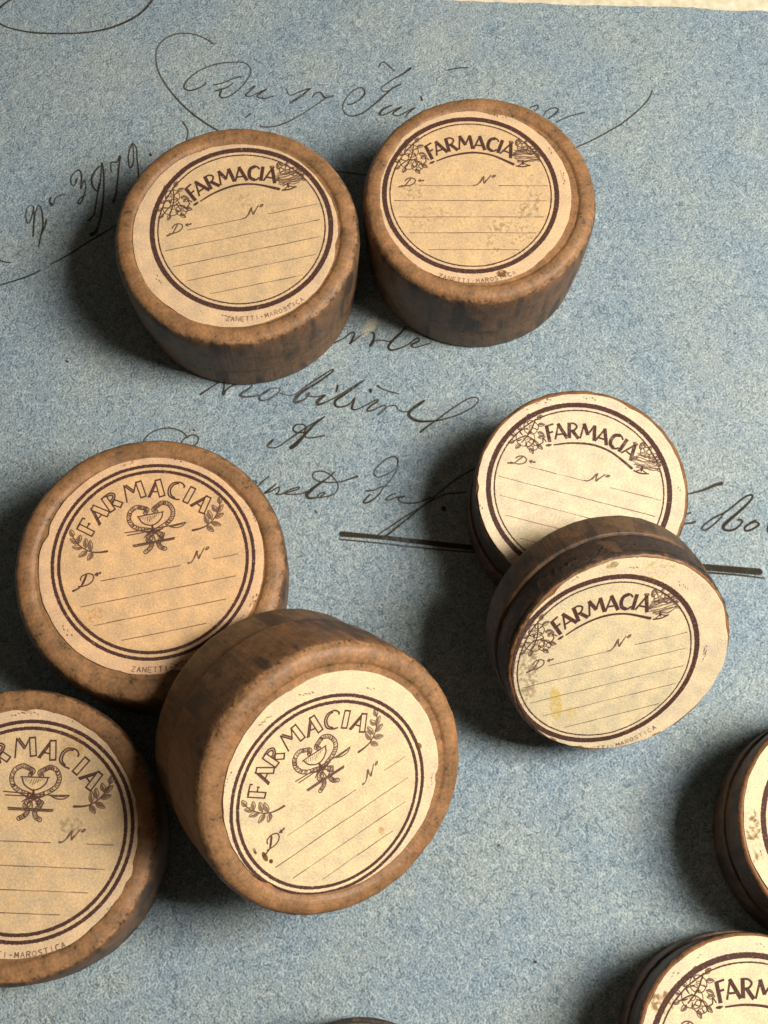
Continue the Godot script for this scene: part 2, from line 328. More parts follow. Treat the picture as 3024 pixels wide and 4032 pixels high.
# ---------------------------------------------------------------- the blue sheet's paper
const HAND := [
	"-40.6,-116.9,0.26 -43.0,-118.6,0.26 -45.9,-119.7,0.26 -49.1,-119.8,0.26 -52.0,-118.5,0.29 -53.8,-116.1,0.33 -54.1,-113.2,0.39 -53.5,-109.8,0.39 -51.7,-106.1,0.39 -48.9,-102.1,0.39 -45.9,-98.8,0.38 -42.7,-96.0,0.38 -40.3,-94.3,0.38 -38.6,-93.2,0.35 -36.8,-92.2,0.32",
	"-47.2,-95.8,0.26 -46.3,-94.5,0.29 -45.7,-93.2,0.29 -45.8,-91.5,0.26 -46.1,-89.9,0.26",
	"-41.9,-106.1,0.26 -43.0,-105.1,0.29 -45.3,-104.1,0.39 -46.7,-104.4,0.39 -47.1,-105.4,0.42 -46.0,-107.4,0.32 -43.5,-109.6,0.26 -39.8,-111.3,0.26 -36.3,-111.8,0.26 -33.7,-111.8,0.26 -32.2,-111.0,0.29 -31.5,-109.4,0.29 -31.9,-107.8,0.26 -33.2,-105.6,0.26 -35.2,-103.4,0.26 -36.9,-102.3,0.26 -38.2,-102.1,0.32 -38.6,-103.1,0.39 -38.2,-104.1,0.35",
	"-33.7,-107.9,0.32 -35.6,-107.3,0.26 -38.2,-106.1,0.26 -40.2,-105.6,0.26",
	"-35.6,-106.1,0.26 -37.0,-104.9,0.29 -38.4,-104.4,0.32 -39.8,-103.9,0.29",
	"-31.8,-104.4,0.26 -30.4,-105.3,0.29 -31.7,-103.8,0.35 -32.6,-102.9,0.32 -31.7,-102.4,0.26 -29.7,-103.4,0.26 -27.7,-104.4,0.29 -29.4,-103.1,0.35 -29.7,-102.3,0.32 -28.0,-101.9,0.26 -26.0,-102.6,0.26",
	"-22.9,-104.6,0.26 -22.7,-103.4,0.26 -21.8,-102.8,0.26 -19.7,-103.8,0.26 -17.5,-104.6,0.35 -18.5,-103.6,0.32 -19.9,-102.3,0.45 -21.9,-100.8,0.64",
	"-16.9,-102.3,0.26 -16.2,-103.3,0.26 -15.1,-103.6,0.32 -14.5,-102.9,0.45 -13.9,-102.1,0.39 -11.9,-102.7,0.29",
	"-13.9,-101.9,0.26 -16.5,-99.8,0.26 -19.8,-97.3,0.26 -23.5,-95.1,0.26 -26.3,-94.3,0.26 -28.6,-94.3,0.26 -28.9,-94.7,0.26",
	"-32.4,-96.8,0.26 -31.3,-97.9,0.26",
	"-20.0,-99.4,0.26 -19.3,-99.3,0.26",
	"-8.6,-100.3,0.39 -7.2,-100.6,0.32 -5.4,-102.0,0.39 -4.6,-103.3,0.45 -5.0,-104.6,0.32 -6.0,-104.8,0.26 -7.8,-103.6,0.26 -9.2,-101.5,0.26 -9.8,-99.5,0.26 -9.1,-97.8,0.26 -7.6,-97.2,0.26 -5.4,-97.8,0.29 -3.1,-99.6,0.38 -0.6,-102.1,0.45 1.7,-104.5,0.39 3.8,-105.8,0.39",
	"6.2,-110.2,0.52 4.6,-108.8,0.39 2.6,-107.5,0.26 0.6,-106.0,0.26 -0.7,-104.8,0.26 -0.3,-103.9,0.26 1.2,-104.1,0.26 2.9,-105.3,0.26",
	"1.7,-100.1,0.26 -0.3,-99.0,0.45 -1.1,-97.7,0.45 0.0,-97.5,0.26 2.3,-98.8,0.26 4.0,-99.6,0.32 2.6,-98.5,0.38 2.0,-97.7,0.26 3.4,-97.3,0.26 7.2,-99.5,0.26 5.7,-98.1,0.32 4.9,-96.8,0.26",
	"8.6,-102.3,0.45 8.8,-101.4,0.39",
	"-1.4,-110.5,0.26 -0.3,-111.9,0.26 1.2,-110.7,0.29 2.3,-109.5,0.26",
	"15.0,-109.7,0.26 17.9,-110.3,0.26 19.7,-110.3,0.26",
	"-12.7,-82.7,0.28 -6.8,-81.9,0.26 -1.7,-81.2,0.26",
	"34.1,-99.5,0.26 35.9,-100.1,0.26 35.7,-99.1,0.26 35.1,-98.6,0.26",
	"37.2,-97.2,0.26 37.8,-98.5,0.26 39.6,-99.4,0.29 40.6,-99.0,0.35 39.9,-97.8,0.42 38.3,-96.5,0.38",
	"40.0,-95.5,0.26 41.8,-96.5,0.26 43.8,-97.3,0.26 46.7,-98.1,0.26",
	"42.8,-87.7,0.26 44.9,-89.0,0.26 48.4,-90.8,0.26 51.9,-92.9,0.29 55.1,-95.0,0.29 57.8,-97.3,0.29 59.9,-99.3,0.26 62.1,-102.1,0.26 62.9,-104.1,0.26",
	"-8.9,-43.4,0.26 -10.3,-41.8,0.26 -11.7,-39.8,0.36 -11.1,-39.4,0.30 -9.0,-40.5,0.26 -7.4,-41.8,0.31 -6.6,-41.6,0.41 -7.2,-40.0,0.46 -7.6,-39.2,0.41 -6.6,-40.0,0.26 -4.2,-41.8,0.26 -2.5,-41.8,0.41 -2.3,-40.5,0.46 -3.1,-38.7,0.61 -2.1,-39.8,0.26 -0.5,-40.0,0.26 1.5,-39.8,0.26 3.8,-41.8,0.26 4.8,-43.4,0.26",
	"4.4,-42.7,0.26 2.3,-40.5,0.46 0.9,-38.5,0.61 1.7,-37.6,0.41 4.8,-38.7,0.26 7.2,-40.5,0.30 7.6,-39.8,0.36 6.0,-38.9,0.46 6.8,-38.3,0.26 10.0,-39.2,0.26",
	"-40.2,-27.1,0.45 -38.1,-28.6,0.30 -35.5,-30.4,0.30 -35.1,-29.1,0.40 -35.2,-27.1,0.60 -34.1,-28.6,0.30 -29.9,-30.8,0.30 -29.0,-29.1,0.35 -31.4,-27.1,0.60 -30.6,-26.5,0.40 -28.2,-26.7,0.30 -26.2,-27.3,0.26 -25.0,-28.4,0.30 -27.0,-26.9,0.45 -27.2,-25.8,0.45 -25.7,-25.7,0.35 -23.8,-26.9,0.30 -22.8,-28.2,0.30 -23.4,-28.6,0.26 -25.0,-28.4,0.26",
	"-22.8,-27.3,0.26 -20.0,-26.9,0.26 -17.0,-29.1,0.35 -13.4,-31.7,0.30 -11.4,-33.0,0.26 -11.6,-32.3,0.35 -14.6,-29.9,0.45 -17.8,-27.8,0.60 -19.5,-26.0,0.85 -19.3,-25.2,0.70 -17.3,-26.0,0.35 -16.4,-27.4,0.30 -17.2,-26.8,0.26 -14.9,-26.5,0.26 -12.9,-26.9,0.30 -14.5,-25.6,0.75 -14.5,-24.7,0.60 -12.9,-25.2,0.30 -10.5,-26.5,0.26 -7.3,-28.6,0.30 -4.5,-30.4,0.26 -7.7,-27.8,0.45 -10.5,-25.8,0.60 -10.7,-24.5,0.50 -9.7,-24.1,0.35 -7.7,-24.7,0.26 -6.5,-26.2,0.30 -6.9,-24.7,0.50 -7.1,-23.7,0.45 -6.1,-23.5,0.26 -4.1,-24.5,0.26 -1.7,-25.8,0.35 -1.5,-25.4,0.40 -3.3,-24.1,0.40 -3.7,-23.2,0.40 -2.5,-23.4,0.30 -0.1,-24.5,0.30 0.3,-23.9,0.35 -1.3,-22.4,0.50",
	"-1.1,-22.6,0.26 0.3,-24.0,0.26 2.3,-24.5,0.30 3.1,-23.4,0.26 4.7,-23.0,0.26 6.7,-23.9,0.30 8.7,-25.6,0.40 6.3,-23.9,0.60 5.3,-22.2,0.70 7.1,-20.9,0.60 10.3,-20.8,0.40 13.1,-21.3,0.26 16.7,-22.6,0.26 19.5,-24.3,0.26 20.5,-25.8,0.26 19.5,-26.4,0.26 17.5,-25.6,0.26 14.3,-23.4,0.26 11.1,-20.9,0.30 9.1,-19.4,0.35 7.8,-18.3,0.45",
	"-10.5,-27.8,0.40 -10.2,-29.1,0.50",
	"-3.1,-28.1,0.70 -3.0,-27.7,0.60",
	"-1.5,-29.1,0.45 -0.1,-28.2,0.26 3.1,-27.2,0.26",
	"-24.1,-16.4,0.60 -25.1,-15.4,0.55 -25.3,-15.0,0.35 -24.7,-14.7,0.30 -22.9,-14.9,0.26 -20.4,-16.8,0.30 -16.8,-19.4,0.35 -12.9,-21.9,0.26",
	"-12.9,-21.9,0.26 -15.2,-20.0,0.45 -17.6,-17.2,0.65 -19.1,-15.5,0.89 -20.1,-14.7,0.89",
	"-17.2,-18.3,0.30 -18.8,-18.1,0.40 -19.8,-18.9,0.40 -19.2,-19.9,0.35 -17.6,-20.0,0.35 -17.0,-19.2,0.35 -17.4,-17.9,0.35 -16.8,-17.0,0.30 -15.2,-17.0,0.30 -13.0,-17.5,0.26",
	"-52.5,-14.8,0.26 -52.1,-16.1,0.30 -51.4,-17.3,0.26 -49.6,-18.6,0.26 -47.2,-19.2,0.26 -45.1,-18.9,0.26 -43.4,-18.0,0.26 -42.6,-17.0,0.26",
	"-44.9,-14.8,0.26 -44.1,-15.6,0.26 -43.1,-16.9,0.26 -41.6,-17.6,0.26 -40.4,-17.2,0.26 -40.3,-16.2,0.26 -41.2,-14.8,0.26",
	"-28.8,-6.7,0.26 -27.8,-7.1,0.26 -27.4,-6.5,0.26 -28.3,-6.1,0.26",
	"-24.8,-8.1,0.26 -26.2,-6.8,0.26 -27.5,-5.4,0.26 -28.7,-3.9,0.26",
	"-23.2,-6.4,0.26 -25.1,-4.7,0.39 -25.6,-4.3,0.29 -24.3,-4.7,0.26 -22.5,-5.7,0.26 -22.7,-4.5,0.29 -23.2,-4.1,0.26 -21.9,-4.1,0.26 -20.4,-5.0,0.26 -18.3,-5.7,0.26 -18.5,-5.2,0.26 -20.6,-4.5,0.26 -21.1,-4.1,0.26 -18.3,-4.1,0.26 -16.4,-4.7,0.26",
	"-10.7,-9.1,0.26 -12.3,-7.6,0.30 -14.3,-6.2,0.52 -15.9,-4.8,0.72 -16.6,-4.0,0.78 -16.1,-3.2,0.52 -14.6,-3.3,0.33 -12.2,-3.6,0.26 -10.6,-4.3,0.26 -9.9,-5.6,0.26 -10.3,-7.0,0.26 -11.5,-8.4,0.26 -13.3,-9.3,0.26 -14.9,-9.1,0.26 -15.4,-8.4,0.26 -14.9,-7.4,0.26 -13.0,-6.8,0.26 -9.9,-6.8,0.26 -7.8,-7.4,0.30 -5.8,-8.1,0.46",
	"-14.3,-3.7,0.33 -13.5,-4.4,0.26 -12.7,-4.3,0.33 -13.5,-3.7,0.29",
	"2.8,-10.1,0.26 0.9,-8.8,0.26 -1.2,-7.9,0.33 -2.2,-8.7,0.33 -1.8,-10.0,0.30 0.1,-11.8,0.26 1.8,-12.6,0.30 2.8,-12.1,0.40 2.8,-10.4,0.33 2.2,-8.7,0.26 1.1,-7.0,0.26 -0.2,-5.6,0.26 -1.2,-4.0,0.33 -2.8,-2.6,0.36 -4.1,-2.1,0.39 -4.4,-2.5,0.39 -3.1,-4.0,0.33",
	"-3.8,-4.8,0.39 -2.3,-5.0,0.29 -0.4,-5.8,0.26 0.9,-5.9,0.26",
	"2.4,-4.3,0.26 1.1,-3.7,0.29 0.3,-2.9,0.33 1.1,-2.8,0.26 2.7,-3.4,0.26 4.3,-3.6,0.33 3.0,-3.2,0.29 3.2,-2.5,0.26 4.5,-2.1,0.26 6.3,-2.1,0.26 8.2,-2.6,0.26 10.0,-3.4,0.26",
	"20.9,-10.9,0.26 19.3,-9.8,0.26 17.1,-8.6,0.26 14.5,-6.8,0.26 11.8,-4.5,0.26 9.2,-2.2,0.26 6.6,-0.4,0.29 4.0,1.2,0.26 0.9,3.4,0.26 -1.7,5.2,0.26",
	"17.3,-4.5,0.33 15.5,-4.3,0.26 13.1,-4.1,0.26 10.8,-3.0,0.26 8.7,-1.8,0.26 6.1,0.4,0.33 2.9,3.1,0.39 0.3,5.2,0.45 -1.2,5.6,0.32",
	"12.6,-0.9,0.98 12.7,-0.7,0.91",
	"-9.0,4.8,1.17 -1.2,5.5,0.91 6.5,6.4,1.03 13.0,7.2,1.10 19.4,7.9,1.10 27.2,8.7,1.10 42.6,9.9,1.22 60.6,11.5,1.35 78.6,13.1,1.41",
	"-9.4,6.0,0.32 -1.2,6.8,0.26 9.1,8.0,0.26 19.4,8.9,0.26 42.6,10.9,0.32 60.5,12.7,0.39 73.3,13.7,0.39 79.5,14.5,0.29",
	"64.3,-4.0,0.30 65.0,-4.2,0.26 66.7,-4.6,0.40 68.6,-5.2,0.56 70.6,-6.1,0.66 72.1,-6.5,0.83",
	"64.3,0.4,0.33 65.0,0.1,0.49",
	"63.4,2.7,0.33 64.2,2.4,0.39 65.0,2.4,0.46 65.9,2.1,0.56",
	"67.1,3.6,0.43 67.9,2.7,0.36 69.8,1.3,0.33 72.2,0.1,0.36 73.8,-1.0,0.36 75.5,-2.4,0.36 77.2,-3.6,0.40 78.5,-3.9,0.40 78.3,-3.0,0.43 77.0,-1.6,0.46 75.1,0.1,0.56 73.3,1.6,0.66 72.0,2.8,0.72 71.8,3.6,0.59 72.5,4.0,0.49 73.8,3.9,0.46 75.1,3.1,0.39 75.9,2.1,0.36 75.7,1.6,0.39 74.9,1.7,0.26",
	"72.2,0.2,0.26 71.2,1.4,0.33 69.7,2.8,0.36 68.1,3.9,0.39 67.3,3.8,0.39",
	"78.8,1.7,0.33 77.6,2.4,0.43 76.4,3.3,0.43 76.4,4.0,0.42 77.3,4.0,0.39 78.7,3.3,0.43 79.4,2.6,0.46 78.8,2.1,0.39 77.9,2.4,0.33",
	"82.1,1.6,0.39 81.4,3.0,0.43 81.1,3.9,0.42 81.5,4.5,0.36 83.0,4.0,0.33 84.1,2.8,0.33",
	"-87.0,-53.2,0.35 -86.0,-53.5,0.31 -84.0,-54.2,0.38 -81.0,-55.3,0.38 -79.0,-56.2,0.35 -77.4,-57.2,0.26",
	"-87.6,-59.7,0.27 -86.5,-59.6,0.31 -85.5,-59.3,0.27 -84.2,-59.1,0.26",
	"-75.1,-58.7,0.26 -73.1,-59.9,0.27 -71.1,-61.2,0.35 -69.5,-62.4,0.31 -67.0,-64.3,0.31 -64.5,-66.0,0.47 -62.0,-67.8,0.26 -60.2,-69.0,0.26",
	"-81.3,-69.1,0.26 -80.6,-69.4,0.29 -80.3,-71.0,0.29 -80.0,-73.0,0.29 -80.6,-73.6,0.26 -81.5,-73.0,0.26 -81.7,-71.0,0.29 -81.2,-69.2,0.29",
	"-80.2,-73.5,0.26 -79.8,-71.3,0.33 -79.7,-68.6,0.37 -79.6,-65.8,0.37",
	"-79.7,-68.6,0.26 -79.5,-71.8,0.26 -79.0,-73.6,0.33 -78.3,-72.7,0.37 -77.8,-70.5,0.37 -77.6,-68.3,0.37 -77.9,-65.6,0.33 -78.1,-63.3,0.29",
	"-76.9,-69.8,0.41 -77.2,-68.0,0.33 -77.8,-66.1,0.26",
	"-75.7,-73.8,0.29 -76.4,-74.6,0.29 -76.3,-75.7,0.29 -76.6,-74.9,0.33 -76.1,-73.6,0.29 -75.5,-74.1,0.26 -75.4,-75.2,0.26 -74.6,-76.0,0.26 -73.2,-76.5,0.26",
	"-71.0,-79.8,0.26 -70.6,-80.7,0.26 -71.1,-78.8,0.26 -71.9,-79.3,0.29 -72.0,-81.0,0.29 -71.1,-82.4,0.29 -70.2,-82.7,0.34 -69.7,-81.6,0.38 -69.6,-79.6,0.33 -69.6,-77.9,0.26 -68.9,-80.2,0.26 -68.5,-78.5,0.29 -68.7,-76.5,0.26 -69.4,-74.3,0.33 -70.0,-74.2,0.33 -69.7,-75.3,0.26 -68.5,-76.3,0.26",
	"-65.7,-83.8,0.38 -66.7,-82.4,0.38 -67.3,-80.4,0.42 -66.7,-78.2,0.42 -65.6,-77.4,0.33 -65.3,-79.3,0.33 -65.2,-81.6,0.29 -65.2,-84.7,0.29 -64.7,-82.7,0.38 -64.4,-79.6,0.38 -64.3,-75.4,0.33 -64.5,-71.3,0.42 -65.0,-68.3,0.50 -65.6,-66.8,0.83 -66.4,-66.2,1.03",
	"-65.5,-79.3,0.33 -65.7,-76.3,0.33 -65.9,-73.8,0.33 -66.2,-71.3,0.33 -67.4,-69.7,0.33",
	"-62.9,-82.4,0.26 -63.1,-84.1,0.26 -62.8,-84.9,0.34 -61.7,-84.9,0.29 -61.1,-86.6,0.34 -61.2,-83.3,0.38 -61.3,-79.6,0.33 -61.5,-76.3,0.33 -61.9,-74.6,0.62",
	"-58.3,-89.9,0.34 -59.0,-88.1,0.30 -59.1,-85.5,0.29 -58.6,-83.4,0.34 -57.9,-84.9,0.29 -58.1,-88.1,0.26 -58.3,-89.8,0.26 -57.4,-88.6,0.30 -57.1,-85.8,0.29 -56.7,-83.0,0.29 -56.5,-81.0,0.29",
	"-54.1,-86.9,0.55 -54.0,-86.7,0.55",
	"-92.8,-123.4,0.40 -91.7,-122.5,0.40 -89.0,-121.2,0.34 -83.8,-120.1,0.40 -77.4,-119.8,0.40 -71.1,-120.1,0.40 -66.0,-121.2,0.46 -62.3,-122.8,0.52 -59.1,-124.9,0.57 -56.9,-127.4,0.58 -55.7,-129.5,0.52",
	"-93.0,-125.9,0.52 -92.1,-127.1,0.58 -90.9,-128.4,0.46 -89.9,-129.2,0.35 -89.2,-130.1,0.29",
	"29.0,91.2,0.49 29.2,91.2,0.49",
	"-9.4,39.4,0.35 -9.2,39.7,0.35",
	"38.4,-47.9,0.44 38.6,-47.8,0.44",
	"22.5,69.3,0.28 22.8,69.1,0.28",
	"-70.0,-35.0,0.44 -69.7,-34.8,0.44",
	"77.5,-41.7,0.38 77.8,-41.6,0.38",
	"-14.7,-0.3,0.36 -14.5,0.0,0.36",
	"-41.4,-18.8,0.31 -41.1,-18.6,0.31",
]


func noise(type: int, seed_: int, freq: float, octaves := 3, warp := 0.0, warp_freq := 0.02) -> FastNoiseLite:
	var f := FastNoiseLite.new()
	f.noise_type = type
	f.seed = seed_
	f.frequency = freq
	f.fractal_type = FastNoiseLite.FRACTAL_FBM if octaves > 1 else FastNoiseLite.FRACTAL_NONE
	f.fractal_octaves = octaves
	if warp > 0.0:
		f.domain_warp_enabled = true
		f.domain_warp_amplitude = warp
		f.domain_warp_frequency = warp_freq
		f.domain_warp_fractal_type = FastNoiseLite.DOMAIN_WARP_FRACTAL_NONE
	return f


func blue_paper() -> Array:
	var pl := Plate.new(NP)
	var k := NP / (SHEET * 1000.0)
	for line in HAND:
		var p := points(line)
		for i in p.size():
			p[i] = Vector3(NP * 0.5 + p[i].x * k, (p[i].y + 140.0) * k, p[i].z * k * 1.05)
		pl.path(p)
	var ink := pl.m
	var a := noise(FastNoiseLite.TYPE_SIMPLEX_SMOOTH, 5, 0.27, 2, 3.5, 0.11).get_image(NP, NP).get_data()
	var b := noise(FastNoiseLite.TYPE_SIMPLEX_SMOOTH, 9, 0.006, 5).get_image(NP, NP).get_data()
	var d := noise(FastNoiseLite.TYPE_SIMPLEX_SMOOTH, 31, 0.07, 3, 6.0, 0.05).get_image(NP, NP).get_data()
	# short curled fibres, light and dark
	var hair := PackedFloat32Array()
	hair.resize(NP * NP)
	var rng := RandomNumberGenerator.new()
	rng.seed = 71
	for k2 in 110000:
		var x := rng.randf() * NP
		var y := rng.randf() * NP
		var ang := rng.randf() * TAU
		var bend := rng.randf_range(-0.35, 0.35)
		var amp := rng.randf_range(0.06, 0.30) * (1.0 if rng.randf() < 0.45 else -1.0)
		for step in rng.randi_range(5, 13):
			var at := (int(y) & (NP - 1)) * NP + (int(x) & (NP - 1))
			hair[at] = hair[at] * 0.5 + amp
			var at2 := (at + 1) & (NP * NP - 1) if absf(sin(ang)) > 0.7 else (at + NP) & (NP * NP - 1)
			hair[at2] = hair[at2] * 0.75 + amp * 0.6
			x += cos(ang)
			y += sin(ang)
			ang += bend
	var out := PackedByteArray()
	out.resize(NP * NP * 3)
	var high := PackedByteArray()
	high.resize(NP * NP)
	for at in NP * NP:
		var f := a[at] / 255.0 - 0.5
		var g := d[at] / 255.0 - 0.5
		var c := b[at] / 255.0 - 0.5
		var t := clampf(0.55 + f * 1.05 + g * 0.26 + c * 0.10 + hair[at] * 1.5, 0.0, 1.0)
		high[at] = int(t * 255.0)
		var red := 99.0 + 78.0 * t + c * 12.0 + g * 6.0
		var green := 116.0 + 75.0 * t + c * 6.0
		var blue := 125.0 + 68.0 * t - c * 6.0 - g * 6.0
		var i := ink[at]
		if i > 0.0:
			i *= clampf(0.98 + f * 0.7 + c * 1.0 + g * 0.6, 0.3, 0.97)
			red += (52.0 - red) * i
			green += (45.0 - green) * i
			blue += (37.0 - blue) * i
		var o := at * 3
		out[o] = int(red)
		out[o + 1] = int(green)
		out[o + 2] = int(blue)
	for q in [[-3.0, -43.6, 1.6, 2.4, 0.75], [-4.4, -41.5, 0.9, 1.1, 0.5], [16.0, -122.0, 9.0, 14.0, 0.16], [-60.0, -108.0, 22.0, 12.0, 0.10], [70.0, -20.0, 14.0, 30.0, 0.10]]:   # a cream scuff between the lines
		for y in range(int((q[1] - q[3] + 140.0) * k), int((q[1] + q[3] + 140.0) * k)):
			for x in range(int(NP * 0.5 + (q[0] - q[2]) * k), int(NP * 0.5 + (q[0] + q[2]) * k)):
				var u: float = ((x - NP * 0.5) / k - q[0] + ((y / k - 140.0) - q[1]) * 0.45) / q[2]
				var v: float = ((y / k - 140.0) - q[1]) / q[3]
				var w: float = clampf((1.0 - u * u - v * v) * 2.5 * (a[y * NP + x] / 255.0 + 0.2), 0.0, 1.0) * q[4]
				var o := (y * NP + x) * 3
				out[o] = int(lerpf(out[o], 216.0, w))
				out[o + 1] = int(lerpf(out[o + 1], 208.0, w))
				out[o + 2] = int(lerpf(out[o + 2], 186.0, w))
	return [ImageTexture.create_from_image(Image.create_from_data(NP, NP, false, Image.FORMAT_RGB8, out)), ImageTexture.create_from_image(Image.create_from_data(NP, NP, false, Image.FORMAT_L8, high))]


# ---------------------------------------------------------------- card of the boxes: u round the box, v from the top of the rim down the wall
func card(seed_: int, cream: bool, wall: Color) -> StandardMaterial3D:
	var w := 1024
	var h := 256
	var mottle := noise(FastNoiseLite.TYPE_SIMPLEX_SMOOTH, seed_, 0.30, 3)
	var grain := noise(FastNoiseLite.TYPE_SIMPLEX_SMOOTH, seed_ + 1, 1.3, 2)
	var patch := noise(FastNoiseLite.TYPE_SIMPLEX_SMOOTH, seed_ + 2, 0.11, 2)
	var col := PackedByteArray()
	col.resize(w * h * 3)
	var high := PackedByteArray()
	high.resize(w * h)
	var edge := 0.10 if cream else 0.30
	for x in w:
		var a := x * TAU / w
		var px := cos(a) * 25.0
		var pz := sin(a) * 25.0
		var streak := grain.get_noise_3d(px * 1.1, 7.0, pz * 1.1)
		var bl := patch.get_noise_3d(px * 1.6, 3.0, pz * 1.6)
		var bl2 := patch.get_noise_3d(px * 2.0, 300.0, pz * 2.0)
		var worn := mottle.get_noise_3d(px * 1.5, 40.0, pz * 1.5)
		for y in h:
			var v := y / float(h)
			var py := v * 19.0
			var n1 := mottle.get_noise_3d(px, py, pz)
			var n2 := grain.get_noise_3d(px, py, pz)
			var n3 := patch.get_noise_3d(px, py * 0.7, pz)
			var block := lerpf(bl, bl2 - 0.06, smoothstep(0.45, 0.85, v + n1 * 0.1)) * 0.7 + n3 * 0.5
			var c: Color
			var top := clampf((edge - v) * 30.0 + 0.5, 0.0, 1.0)
			if cream:
				c = Color(0.50, 0.345, 0.20).lerp(wall, 1.0 - top)
			else:
				c = Color(0.555, 0.41, 0.272).lerp(wall, 1.0 - top)
			var turned := grain.get_noise_3d(px * 0.10, py * 5.0 + 90.0, pz * 0.10)
			var k := 1.0 + n1 * 0.20 + n2 * 0.14 + n3 * 0.12 + turned * 0.06 * top + streak * 0.10 * (1.0 - top)
			c = Color(c.r * k, c.g * (k - n1 * 0.03), c.b * (k - n1 * 0.05))
			if top < 1.0:   # stained and rubbed paper down the wall, with upright grain
				c = c.lerp(Color(0.21, 0.18, 0.165), (1.0 - top) * clampf((block + n1 * 0.22 + n2 * 0.14 - 0.10) * 2.8, 0.0, 0.72))
				c = c.lerp(Color(0.54, 0.41, 0.29), (1.0 - top) * clampf((-n3 + streak * 0.12 - 0.30) * 4.0, 0.0, 0.45))
				c = c.darkened(clampf(streak * 0.2, 0.0, 0.12) * (1.0 - top))
			# the rubbed edge
			var e := 1.0 - clampf(absf(v - edge + worn * 0.02) * 34.0, 0.0, 1.0)
			c = c.lerp(Color(0.74, 0.575, 0.41), e * clampf(0.30 + n1 * 1.1 + n2 * 0.5, 0.0, 0.6))
			c = c.lerp(Color(0.20, 0.13, 0.08), e * clampf(-n2 * 3.0 - 1.0 + worn, 0.0, 0.6))
			if n2 + n1 < -0.85:
				c = c.darkened(0.22)
			var at := y * w + x
			high[at] = int(clampf(0.5 + n2 * 0.25 + n1 * 0.3 + turned * 0.15 * top + streak * 0.3 * (1.0 - top), 0.0, 1.0) * 255.0)
			at *= 3
			col[at] = int(clampf(c.r, 0.0, 1.0) * 255.0)
			col[at + 1] = int(clampf(c.g, 0.0, 1.0) * 255.0)
			col[at + 2] = int(clampf(c.b, 0.0, 1.0) * 255.0)
	var m := StandardMaterial3D.new()
	m.albedo_texture = ImageTexture.create_from_image(Image.create_from_data(w, h, false, Image.FORMAT_RGB8, col))
	m.heightmap_enabled = true
	m.heightmap_scale = 0.009
	m.heightmap_texture = ImageTexture.create_from_image(Image.create_from_data(w, h, false, Image.FORMAT_L8, high))
	m.roughness = 0.55
	m.metallic_specular = 0.45
	return m


# ---------------------------------------------------------------- shapes
var shake := FastNoiseLite.new()


func grid_mesh(p: PackedVector3Array, uv: PackedVector2Array, cols: int, rows: int, ring: bool) -> ArrayMesh:
	var nrm := PackedVector3Array()
	nrm.resize(p.size())
	for j in rows:
		for i in cols:
			var i0 := i - 1
			var i1 := i + 1
			if ring:
				i0 = cols - 2 if i == 0 else i0
				i1 = 1 if i == cols - 1 else i1
			else:
				i0 = maxi(i0, 0)
				i1 = mini(i1, cols - 1)
			var du := p[j * cols + i1] - p[j * cols + i0]
			var dv := p[mini(j + 1, rows - 1) * cols + i] - p[maxi(j - 1, 0) * cols + i]
			nrm[j * cols + i] = du.cross(dv).normalized()
	var idx := PackedInt32Array()
	for j in rows - 1:
		for i in cols - 1:
			var q := j * cols + i
			idx.append_array([q, q + cols, q + 1, q + 1, q + cols, q + cols + 1])
	var arr := []
	arr.resize(Mesh.ARRAY_MAX)
	arr[Mesh.ARRAY_VERTEX] = p
	arr[Mesh.ARRAY_NORMAL] = nrm
	arr[Mesh.ARRAY_TEX_UV] = uv
	arr[Mesh.ARRAY_INDEX] = idx
	var mesh := ArrayMesh.new()
	mesh.add_surface_from_arrays(Mesh.PRIMITIVE_TRIANGLES, arr)
	return mesh


# a turned shape, a little out of round; v is given per profile point
func lathe(prof: Array, seed_: int, out_of_round := 0.006, dents := 0.00015) -> ArrayMesh:
	var fineprof := []
	for j in prof.size() - 1:
		var a: Vector3 = prof[j]
		var b: Vector3 = prof[j + 1]
		var steps := clampi(int(Vector2(a.x, a.y).distance_to(Vector2(b.x, b.y)) / 0.0012), 1, 10)
		for s in steps:
			fineprof.append(a.lerp(b, s / float(steps)))
	fineprof.append(prof[-1])
	var segs := 144
	var cols := segs + 1
	var p := PackedVector3Array()
	var uv := PackedVector2Array()
	for q in fineprof:
		for i in cols:
			var a := (i % segs) * TAU / segs
			var c := cos(a)
			var s := sin(a)
			var r: float = q.x * (1.0 + out_of_round * shake.get_noise_3d(c * 60.0, seed_ * 17.0, s * 60.0))
			r += dents * shake.get_noise_3d(c * 900.0, q.y * 60000.0 + seed_ * 31.0, s * 900.0) * minf(1.0, q.x / 0.01)
			var y: float = q.y + dents * 1.2 * shake.get_noise_3d(c * 420.0, 500.0 + seed_ * 13.0, s * 420.0) * minf(1.0, q.x / 0.01) * (1.0 if q.y > 0.001 else 0.0)
			p.append(Vector3(r * c, y, r * s))
			uv.append(Vector2(i / float(segs), q.z))
	return grid_mesh(p, uv, cols, fineprof.size(), true)


func with_v(xy: Array, from: int) -> Array:
	var out := []
	var run := 0.0
	var total := 0.0
	for j in range(from, xy.size() - 1):
		total += (xy[j] as Vector2).distance_to(xy[j + 1])
	for j in xy.size():
		if j > from:
			run += (xy[j] as Vector2).distance_to(xy[j - 1])
		var v: Vector2 = xy[j]
		out.append(Vector3(v.x, v.y, 0.01 + 0.98 * run / total))
	return out


